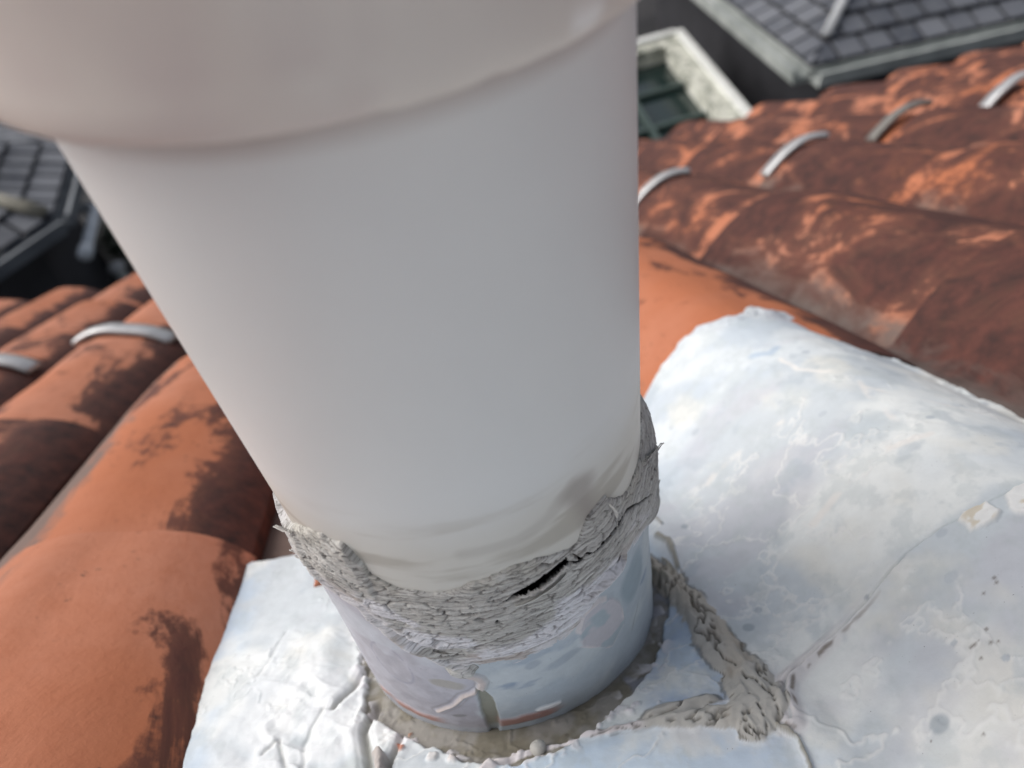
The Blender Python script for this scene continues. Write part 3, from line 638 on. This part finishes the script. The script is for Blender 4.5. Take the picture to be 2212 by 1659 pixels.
# smoother skin where white paint or pink wash covers the sealant
smooth_low = ss(.0150, .0100, db) * ss(60, 30, np.abs(TH + 2))
cA = ss(.16, .02, e1_) * (1 - .55 * smooth_low); cB = ss(.20, .02, e2_) * (1 - .8 * smooth_low) * ss(.35, .55, na + .15); cC = ss(.075, .01, e3_) * inten * (1 - .6 * smooth_low)
thick = .0004 + .0017 * ss(0, .014, dd) + .0026 * ss(40, 70, TH) * ss(.0, .012, dd) + .0006 * ss(-35, -65, TH)
layer = .00028 * (id1 - .5) * (1 - smooth_low) + .00012 * (id2 - .5) + .0005 * (id3 - .5) * inten
Rb = .0556 + thick * ss(-.0002, .0009, dd) + (layer - .00042 * cA - .00014 * cB - .0012 * cC) * ss(.0003, .0015, dd) + .0002 * (nb - .5)
# general swell along lower part to meet the sleeve
Rb += .0012 * ss(.022, .006, db) * ss(-.0002, .0009, dd)
lpx, _ = seg_dist(S, ZZ, [(math.radians(a_) * .0575, z_) for a_, z_ in ((-60, -.160), (-50, -.1735), (-40, -.178), (-36, -.186), (-28, -.193), (-19, -.2065))])
Rb += .0011 * ss(.0022, .0004, lpx + .0014 * (na - .5))
# folds along the lower right
for pts, wd, hh in (([(18, -.1935), (26, -.190), (32, -.1885), (37.4, -.1890), (40.5, -.1865)], .0011, .0028), ([(0, -.1965), (10, -.1975), (18, -.198), (26, -.1955), (33, -.1935)], .0018, .0012), ([(-33, -.184), (-26, -.1885), (-19, -.1925), (-12, -.193)], .0013, .0016), ([(-45, -.1770), (-36, -.1835), (-28, -.1925), (-21, -.199), (-15, -.2015)], .0016, .0015)):
    d_, t_ = seg_dist(S, ZZ + .0008 * (na - .5), [(math.radians(a_) * .0575, z_) for a_, z_ in pts]); g = ss(wd, wd * .15, d_); Rb += hh * g * np.sin(np.pi * np.clip(t_, .08, .95)); 
# knob of sealant at the lower left
kn = np.hypot((S - math.radians(-17.2) * .0575) / .0055, (ZZ + .2105) / .0048) + .35 * (na - .5)
Rb += .0014 * ss(1.05, .35, kn); rimk = ss(.16, .03, np.abs(kn - 1.0)); Rb -= .0012 * rimk
Rb = np.where(kn < 1.05, np.maximum(Rb, .0572 + .0020 * ss(1.05, .5, kn)), Rb)
kn2 = np.hypot((S - math.radians(-36) * .0575) / .0075, (ZZ + .1535) / .0050) + .5 * (na - .5); Rb += .0009 * ss(1., .3, kn2) * (.6 + .8 * nb)
# the open crack and its curled lower lip
CRK = [(-2, -.1755, .0002), (.8, -.1748, .0009), (5, -.1732, .0016), (10, -.1722, .0021), (14.5, -.1712, .0026), (17.5, -.1704, .0028), (19, -.1700, .0016), (20, -.1722, .0003), (22.5, -.1735, .0007), (25.5, -.1725, .0009), (27, -.1730, .0004), (30, -.1728, .0013), (34, -.1722, .0017), (38, -.1722, .0013), (41, -.1738, .0007), (46, -.1765, .0004), (51, -.1800, .0003), (57, -.184, .0004), (62, -.188, .00005)]
cl = [(math.radians(p[0]) * .0575, p[1]) for p in CRK]
dc, tc = seg_dist(S, ZZ, cl); wc = np.where(TH < 19.5, .34, .70) * np.interp(tc * (len(CRK) - 1), range(len(CRK)), [p[2] for p in CRK])
cc_ = dc - wc + .0006 * (fbm(S * 170, ZZ * 170, 177, 3, .4) - .5)
gap = ss(.0003, -.0003, cc_)
lipm = ss(.0018, .0002, cc_) * (ZZ < np.interp(TH, [p[0] for p in CRK], [p[1] for p in CRK])) * ss(2, 9, TH) * ss(21, 18.5, TH)
Rb += .0019 * lipm
lip2 = ss(.0016, .0002, cc_) * ss(20, 24, TH) * ss(44, 38, TH); Rb += .0011 * lip2
# other dark holes
holes = 0 * dc
for a_, z_, ra, rz in ((-7.0, -.1805, 1.5, .0011), (-9, -.1775, 2.0, .0005), (-22, -.1805, .8, .0006), (-19.5, -.1822, 1.6, .0006), (58, -.1760, .9, .0010), (-2.5, -.184, .7, .0009), (24, -.166, .6, .001)):
    holes = np.maximum(holes, ss(1.2, .5, np.hypot((TH - a_) / ra, (ZZ - z_) / rz) + .9 * (nb - .5)))
hole_all = np.maximum(gap, holes * .999); Rb -= .0012 * hole_all
Rb = np.where(dd < -.0002, .0490 + (Rb - .0490) * ss(-.0016, -.0002, dd), Rb)
# tint
Cb = np.zeros(TH.shape + (3,)) + np.array([.49, .48, .455]); Cb = lerp(Cb, [.57, .565, .54], ss(.35, .7, id1 * .5 + na * .5)); Cb = lerp(Cb, [.42, .41, .385], ss(.55, .8, id3) * .5)
Cb = lerp(Cb, [.50, .445, .42], ss(1.15, 1.4, kn) * smooth_low * ss(.40, .60, fbm(S * 70, ZZ * 110, 181, 4)) * .8)
Cb = lerp(Cb, [.47, .46, .49], ss(-28, -50, TH) * ss(.014, .004, db) * .6)
Cb = lerp(Cb, [.48, .46, .40], ss(.006, .001, dt) * ss(.5, .65, na) * .5)
for pts, wd in (([(9, -.1975), (15, -.1965), (21, -.1940), (28, -.1905), (33.5, -.1890)], .0030), ([(17, -.1895), (20, -.1890)], .0034), ([(-7, -.200), (0, -.2005), (6, -.1990), (12, -.1985)], .0026), ([(-26, -.1893), (-20, -.1915), (-14, -.1915)], .0030), ([(-36, -.175), (-30, -.179), (-25, -.182)], .0018), ([(48, -.198), (56, -.203), (62, -.207)], .003)):
    d_, _ = seg_dist(S, ZZ, [(math.radians(a_) * .0575, z_) for a_, z_ in pts]); g = ss(wd * 1.5, wd * .9, d_ + .0045 * (fbm(S * 150, zc * 420, 183, 3) - .5))
    Cb = lerp(Cb, [.74, .74, .77], g * .95); Rb += .0002 * g
sm_ = ss(.0175, .0120, db) * ss(70, 45, np.abs(TH)) * ss(.50, .60, fbm(S * 75 + zc * 40, zc * 260, 185, 4)); Cb = lerp(Cb, [.70, .69, .71], sm_ * .75)
Cb = lerp(Cb, [.12, .11, .10], np.clip(cA * .62 + cB * .15 + cC * .8, 0, .85))
Cb = lerp(Cb, [.58, .57, .54], np.clip(lipm * ss(.0012, .0004, cc_), 0, 1) * .8)
Cb = lerp(Cb, [.10, .10, .095], hole_all * .8)  # rims of crack and holes painted dark to deepen their shade
Cb = lerp(Cb, [.10, .09, .08], ss(.08, .02, np.abs(kn - 1.05)) * .7); Cb = lerp(Cb, [.14, .13, .12], ss(.035, .0, np.abs(fbm(S * 330, ZZ * 330, 187, 2) - .5)) * (kn < 1.0) * .7)
band = wrap_mesh('sealant_band', T, Zs, Rb, Cb, MAT_SEAL, hole_all < .8); pparent(band); tag(band, 'cracked and peeling grey sealant band')
# loose curled flakes standing off the band
def flake(th0, z0, th1, z1, wdt, lift, seed, colr=(.45, .44, .42)):
    n, m = 14, 5; P = []; rs2 = np.random.RandomState(seed)
    for i in range(n):
        t = i / (n - 1)
        for j in range(m):
            s = j / (m - 1) - .5; ww = wdt * math.sin(math.pi * (.12 + .8 * t)) * (1 + .3 * rs2.rand())
            a_ = math.radians(th0 + (th1 - th0) * t); r_ = .0572 + lift * t ** 1.6 + .0007 * abs(s) + .0003 * rs2.rand()
            P.append((r_ * math.sin(a_), -r_ * math.cos(a_), z0 + (z1 - z0) * t + s * ww))
    P = np.array(P); q = grid_faces(n, m); k = len(P); c = P.copy(); c[:, :2] *= .990
    o = mesh_obj('flake', np.concatenate([P, c]), np.concatenate([q, q[:, ::-1] + k]), MAT_SEAL, None, True, np.tile(np.array(colr), (2 * k, 1)) ); pparent(o)
for args in ((60, -.172, 74, -.181, .0014, .0045, 1), (60, -.2005, 72, -.197, .0018, .0035, 2), (64, -.176, 72, -.1835, .0012, .003, 6), (-58, -.158, -70, -.166, .0016, .0022, 3), (-60, -.172, -71, -.180, .0012, .0022, 4), (-61, -.176, -72, -.185, .0009, .002, 5)):
    flake(*args)

def curl(pts, wd, seed, colr):
    """peeled edge: a thin ribbon rolled outwards along the band"""
    n, m = 40, 7; th_ = np.interp(np.linspace(0, len(pts) - 1, n), range(len(pts)), [p[0] for p in pts]); z_ = np.interp(np.linspace(0, len(pts) - 1, n), range(len(pts)), [p[1] for p in pts])
    P = []
    for i in range(n):
        t = i / (n - 1); k = math.sin(math.pi * min(1, .06 + t * .94) ** .8) ** .6; j_ = float(vnoise(t * 9, 0., seed)) - .5
        for q in range(m):
            a_ = -1.2 + 3.0 * q / (m - 1); rr = wd * k * (1 + .25 * j_); r_ = .0577 + rr * .55 + rr * .8 * math.sin(a_ * .9) * .9; zz = z_[i] + .0004 * j_ - rr * math.cos(a_) * .9
            b_ = math.radians(th_[i]); P.append((r_ * math.sin(b_), -r_ * math.cos(b_), zz))
    P = np.array(P); k2 = len(P); c = P * np.array([.9955, .9955, 1]); f = grid_faces(n, m)
    pparent(mesh_obj('curled_flake', np.concatenate([P, c]), np.concatenate([f, f[:, ::-1] + k2]), MAT_SEAL, None, True, np.tile(np.array(colr), (2 * k2, 1))))
curl([(3, -.1762), (7, -.1752), (11, -.1742), (15, -.1736), (18.5, -.1732)], .0015, 3, (.60, .59, .56))
curl([(22, -.1915), (27, -.1898), (32, -.1885), (36, -.1878), (39, -.1862)], .0014, 5, (.68, .66, .66))
curl([(-34, -.1895), (-28, -.1925), (-22, -.1965), (-17, -.1990)], .0010, 8, (.55, .52, .48))
curl([(34.5, -.1585), (36.5, -.1640), (37.5, -.1690)], .0009, 9, (.66, .64, .60))

# ------------------------------------------------------------------ lower slate roofs beyond
def slate_facet(parent, A, B, apexes, rows_, pitch_w, seed, mat=MAT_SLATE):
    """slates laid in rows on the polygon A, B (eave) + apexes (going round), each a mesh of its own"""
    A, B = Vector(A), Vector(B); ex = (B - A).normalized(); poly3 = [A, B] + [Vector(p) for p in apexes]
    nrm = (B - A).cross(Vector(apexes[0]) - A).normalized()
    if nrm.z < 0: nrm = -nrm
    ey = nrm.cross(ex).normalized()
    if ey.z < 0: ey = -ey
    poly = [((p - A).dot(ex), (p - A).dot(ey)) for p in poly3]; area = sum(poly[i][0] * poly[(i + 1) % len(poly)][1] - poly[(i + 1) % len(poly)][0] * poly[i][1] for i in range(len(poly)))
    if area < 0: poly = poly[::-1]
    ymax = max(p[1] for p in poly); rh = rows_; rs3 = random.Random(seed); r = 0; y = .0
    def clip(pts, a, b):
        out = []
        for i in range(len(pts)):
            p, q = pts[i], pts[(i + 1) % len(pts)]
            sp = (b[0] - a[0]) * (p[1] - a[1]) - (b[1] - a[1]) * (p[0] - a[0]); sq = (b[0] - a[0]) * (q[1] - a[1]) - (b[1] - a[1]) * (q[0] - a[0])
            if sp >= 0: out.append(p)
            if sp * sq < 0: t = sp / (sp - sq); out.append((p[0] + t * (q[0] - p[0]), p[1] + t * (q[1] - p[1])))
        return out
    xmin = min(p[0] for p in poly); xmax = max(p[0] for p in poly)
    while y < ymax:
        x = xmin - (r % 2) * pitch_w / 2
        while x < xmax:
            g = .019; pts = [(x + g, y + g), (x + pitch_w - g, y + g), (x + pitch_w - g, y + rh - .004), (x + g, y + rh - .004)]
            for i in range(len(poly)):
                if pts: pts = clip(pts, poly[i], poly[(i + 1) % len(poly)])
            if len(pts) >= 3 and abs(sum(pts[i][0] * pts[(i + 1) % len(pts)][1] - pts[(i + 1) % len(pts)][0] * pts[i][1] for i in range(len(pts)))) > .006:
                j = rs3.uniform(0, .008); bm = bmesh.new()
                top = [bm.verts.new(A + ex * p[0] + ey * p[1] + nrm * (.045 + j - .03 * (p[1] - y) / rh)) for p in pts]; bot = [bm.verts.new(v.co - nrm * .022) for v in top]
                bm.faces.new(top); bm.faces.new(bot[::-1]); n = len(top)
                for i in range(n): bm.faces.new((top[i], bot[i], bot[(i + 1) % n], top[(i + 1) % n]))
                o = bm_obj('slate', bm, mat, parent); o.matrix_parent_inverse = Matrix.Translation(-Vector(parent.location))
            x += pitch_w
        y += rh; r += 1
def prism_wall(name, pts, z0, z1, mat, parent):
    n = len(pts); vs = [(x, y, z0) for x, y in pts] + [(x, y, z1) for x, y in pts]
    fs = [(i, (i + 1) % n, n + (i + 1) % n, n + i) for i in range(n)] + [tuple(range(n))[::-1], tuple(range(n, 2 * n))]
    o = mesh_obj(name, vs, fs, mat, parent); o.matrix_parent_inverse = Matrix.Translation(-Vector(parent.location)); return o
def gutter(parent, A, B, outv, mat, wdt=.13, dep=.10):
    """box gutter with a hollow, along the eave A-B"""
    A, B, o_ = Vector(A), Vector(B), Vector(outv).normalized(); ex = (B - A).normalized()
    sec = [(0, -dep), (wdt, -dep), (wdt + .015, .02), (wdt - .02, .02), (wdt - .035, -dep * .5), (.02, -dep * .5), (.02, .01), (0, .01)]
    vs = []; n = len(sec)
    for p in (A - ex * 0.0, B + ex * 0.0):
        for a_, b_ in sec: vs.append(p + o_ * a_ + Vector((0, 0, b_)))
    fs = [(i, (i + 1) % n, n + (i + 1) % n, n + i) for i in range(n)]
    fs += [(0, 1, 4, 5), (1, 2, 3, 4), (0, 5, 6, 7)]; fs += [tuple(n + i for i in f)[::-1] for f in ((0, 1, 4, 5), (1, 2, 3, 4), (0, 5, 6, 7))]
    o = mesh_obj('gutter', vs, fs, mat, parent); o.matrix_parent_inverse = Matrix.Translation(-Vector(parent.location)); return o
def at(px, py, z):
    """where a ray of the photograph meets the level z (photo measured at 2212 x 1659)"""
    q = M @ np.array([px - 1106, -(py - 829.5), -1600.]); t = (z - CAM[2]) / q[2]; p = CAM + q * t; return float(p[0]), float(p[1])

# right: rectangular hipped roof, its near left corner towards us
RZ = -3.0; kx, ky = at(1752, 150, RZ)
rh_ = empty('slate_roof_house', (kx + 2, ky + 2, GZ)); tag(rh_, 'low hipped roof of grey slates with pale gutter beyond the orange roof', 'house')
def hp(o): o.matrix_parent_inverse = Matrix.Translation(-Vector(rh_.location)); return o
LX, LY = 6.0, 5.0; tp_ = math.tan(math.radians(24)); half = LY / 2; rot = math.radians(-1.0)
def RR(x, y, z): return (kx + x * math.cos(rot) - y * math.sin(rot), ky + x * math.sin(rot) + y * math.cos(rot), z)
A0, B0, C0, D0 = RR(0, 0, RZ), RR(LX, 0, RZ), RR(LX, LY, RZ), RR(0, LY, RZ); E0, F0 = RR(half, half, RZ + half * tp_), RR(LX - half, half, RZ + half * tp_)
slate_facet(rh_, A0, B0, [F0, E0], .23, .255, 3); slate_facet(rh_, D0, A0, [E0], .23, .255, 4)
mesh_obj('roof_board', [A0, B0, C0, D0, E0, F0], [(0, 1, 5, 4), (3, 0, 4), (1, 2, 5), (2, 3, 4, 5)], MAT_WALL, rh_); hp(bpy.context.scene.objects[-1]) if False else None
for o in [o for o in rh_.children if o.name.startswith('roof_board')]: hp(o)
gutter(rh_, A0, B0, (0, -1, 0), MAT_GUTTER, .15); gutter(rh_, D0, A0, (-1, 0, 0), MAT_GUTTER, .15)
o = tube('hip_cap', [Vector(A0) + (Vector(E0) - Vector(A0)) * t + Vector((0, 0, .06)) for t in (.09, .3, .6, 1)], .045, MAT_LEADSTRIP, rh_, 8, .5); hp(o)
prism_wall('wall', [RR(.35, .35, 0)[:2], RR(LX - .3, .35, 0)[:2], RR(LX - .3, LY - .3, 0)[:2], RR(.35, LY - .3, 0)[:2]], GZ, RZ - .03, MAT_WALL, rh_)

# left: bay with a faceted roof
BZ = -3.0; c0 = at(116, 476, BZ); c1 = at(-60, 640, BZ); 
bh = empty('bay_roof_house', (c0[0] - 1.6, c0[1] + .3, GZ)); tag(bh, 'bay with faceted roof of dark slates and mossy hip cap, left of the pipe', 'house')
ctr = (c0[0] - 1.75, c0[1] + .62); rad = math.hypot(c0[0] - ctr[0], c0[1] - ctr[1]); a0 = math.atan2(c0[1] - ctr[1], c0[0] - ctr[0])
ring = [(ctr[0] + rad * math.cos(a0 + i * math.pi / 4), ctr[1] + rad * math.sin(a0 + i * math.pi / 4), BZ) for i in range(8)]
ap = (ctr[0], ctr[1], BZ + .85)
def bp(o): o.matrix_parent_inverse = Matrix.Translation(-Vector(bh.location)); return o
for i in (6, 7, 0, 1): slate_facet(bh, ring[i], ring[(i + 1) % 8], [ap], .25, .23, 10 + i)
o = mesh_obj('roof_board', ring + [ap], [(i, (i + 1) % 8, 8) for i in range(8)], MAT_WALL, bh); bp(o)
for i in range(8):
    a_, b_ = Vector(ring[i]), Vector(ring[(i + 1) % 8]); m_ = (a_ + b_) / 2 - Vector((ctr[0], ctr[1], BZ)); gutter(bh, a_, b_, m_, MAT_GUTTER2, .12)
o = tube('hip_cap', [Vector(ring[0]) + (Vector(ap) - Vector(ring[0])) * t + Vector((0, 0, .06)) for t in (.02, .10, .22)], [.07, .075, .06], MAT_HIP, bh, 8, .6); bp(o)
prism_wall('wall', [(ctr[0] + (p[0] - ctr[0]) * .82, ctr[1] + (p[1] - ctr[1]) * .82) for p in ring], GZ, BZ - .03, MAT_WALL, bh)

# white framed roof light on the low flat roof between them
KZ = -3.6; k = at(1465, 70, KZ); e = at(1625, 262, KZ)
sl = empty('roof_light', (k[0] - .6, k[1] - .8, GZ)); tag(sl, 'large roof light with flaking white frame and dark green panes, between pipe and slate roof', 'roof light')
def sp_(o): o.matrix_parent_inverse = Matrix.Translation(-Vector(sl.location)); return o
K = Vector((k[0], k[1], KZ)); dy = (Vector((e[0], e[1], KZ)) - K).normalized(); f0 = at(1375, 95, KZ); dx = (Vector((f0[0], f0[1], KZ)) - K).normalized()
LY2, LX2, fw = 3.3, 1.7, .24
def frame_bar(o_, d1, L1, d2, wd, z0, z1, name, mat):
    P = [o_, o_ + d1 * L1, o_ + d1 * L1 + d2 * wd, o_ + d2 * wd]; vs = [p + Vector((0, 0, z0)) for p in P] + [p + Vector((0, 0, z1)) for p in P]
    oo = mesh_obj(name, vs, [(3, 2, 1, 0), (4, 5, 6, 7), (0, 1, 5, 4), (1, 2, 6, 5), (2, 3, 7, 6), (3, 0, 4, 7)], mat, sl); return sp_(oo)
frame_bar(K, dy, LY2, dx, fw, -.7, 0, 'frame', MAT_FRAME); frame_bar(K + dx * fw, dx, LX2 - 2 * fw, dy, fw, -.7, -.002, 'frame', MAT_FRAME)
frame_bar(K + dx * (LX2 - fw), dy, LY2, dx, fw, -.7, 0, 'frame', MAT_FRAME); frame_bar(K + dx * fw + dy * (LY2 - fw), dx, LX2 - 2 * fw, dy, fw, -.7, -.002, 'frame', MAT_FRAME)
frame_bar(K - dx * .05, dy, LY2, dx, .09, -.2, .035, 'frame_edge', MAT_FRAME_W); frame_bar(K + dx * .04 - dy * .05, dx, LX2 - .08, dy, .09, -.2, .033, 'frame_edge', MAT_FRAME_W)
nx_, ny_ = 2, 4; cw = (LX2 - 2 * fw) / nx_; chh = (LY2 - 2 * fw) / ny_
for i in range(nx_):
    for j in range(ny_):
        frame_bar(K + dx * (fw + i * cw) + dy * (fw + j * chh), dx, cw, dy, chh, -.20, -.18, 'pane', MAT_GLASS)
for i in range(1, nx_): frame_bar(K + dx * (fw + i * cw - .03) + dy * fw, dy, LY2 - 2 * fw, dx, .06, -.19, -.12, 'glazing_bar', MAT_BAR)
for j in range(1, ny_): frame_bar(K + dx * fw + dy * (fw + j * chh - .03), dx, LX2 - 2 * fw, dy, .06, -.19, -.125, 'glazing_bar', MAT_BAR)

# left, in the dark gap: white downpipe, bush, small pale vent
p0 = Vector((*at(184, 548, -3.3), -3.3)); p1 = Vector((*at(206, 450, -3.3), -3.3)); dd_ = (p1 - p0).normalized()
pw = p1 + Vector((-.55, .12, -.05))
bp(tube('waste_pipe', [p0, p0.lerp(p1, .5), p1, p1 + dd_ * .05 + Vector((-.06, 0, 0)), pw], .05, MAT_WHITE, bh, 14))
bp(tube('pipe_socket', [p0 - dd_ * .02, p0 + dd_ * .10], .062, MAT_WHITE, bh, 14))
gx, gy = at(290, 560, GZ)
bush = empty('bush', (gx, gy, GZ)); tag(bush, 'small dark green bush on the tarmac near the bay with slate roof', 'bush')
rs4 = np.random.RandomState(9); vs = []; fs = []
for i in range(900):
    d3 = rs4.normal(0, 1, 3); d3 /= np.linalg.norm(d3); c = d3 * np.array([.38, .45, .34]) * rs4.uniform(.5, 1) + np.array([0, 0, .38]); a_ = rs4.normal(0, 1, 3); a_ /= np.linalg.norm(a_); b_ = np.cross(a_, d3); b_ /= np.linalg.norm(b_) + 1e-9
    n0 = len(vs); s_ = rs4.uniform(.02, .04); c = c * .7; vs += [c - a_ * s_, c + b_ * s_ * .5, c + a_ * s_, c - b_ * s_ * .5]; fs.append((n0, n0 + 1, n0 + 2, n0 + 3))
mesh_obj('foliage', vs, fs, MAT_LEAF, bush); tube('stem', [(0, 0, 0), (.02, 0, .2), (0, .02, .42)], [.03, .02, .01], MAT_HIP, bush, 6, up=(1, 0, 0))
vx, vy = at(248, 572, -3.95)
cw_ = empty('vent_cowl', (vx, vy, GZ)); tag(cw_, 'small pale round vent cowl low beside the dark bush', 'vent')
tube('cowl_pipe', [(0, 0, 0), (0, 0, .15), (0, 0, .28)], .05, MAT_GUTTER, cw_, 12, up=(1, 0, 0)); tube('cowl_cap', [(0, 0, .28), (0, 0, .31), (0, 0, .345), (0, 0, .36)], [.05, .085, .075, .03], MAT_LEADSTRIP, cw_, 14, up=(1, 0, 0))
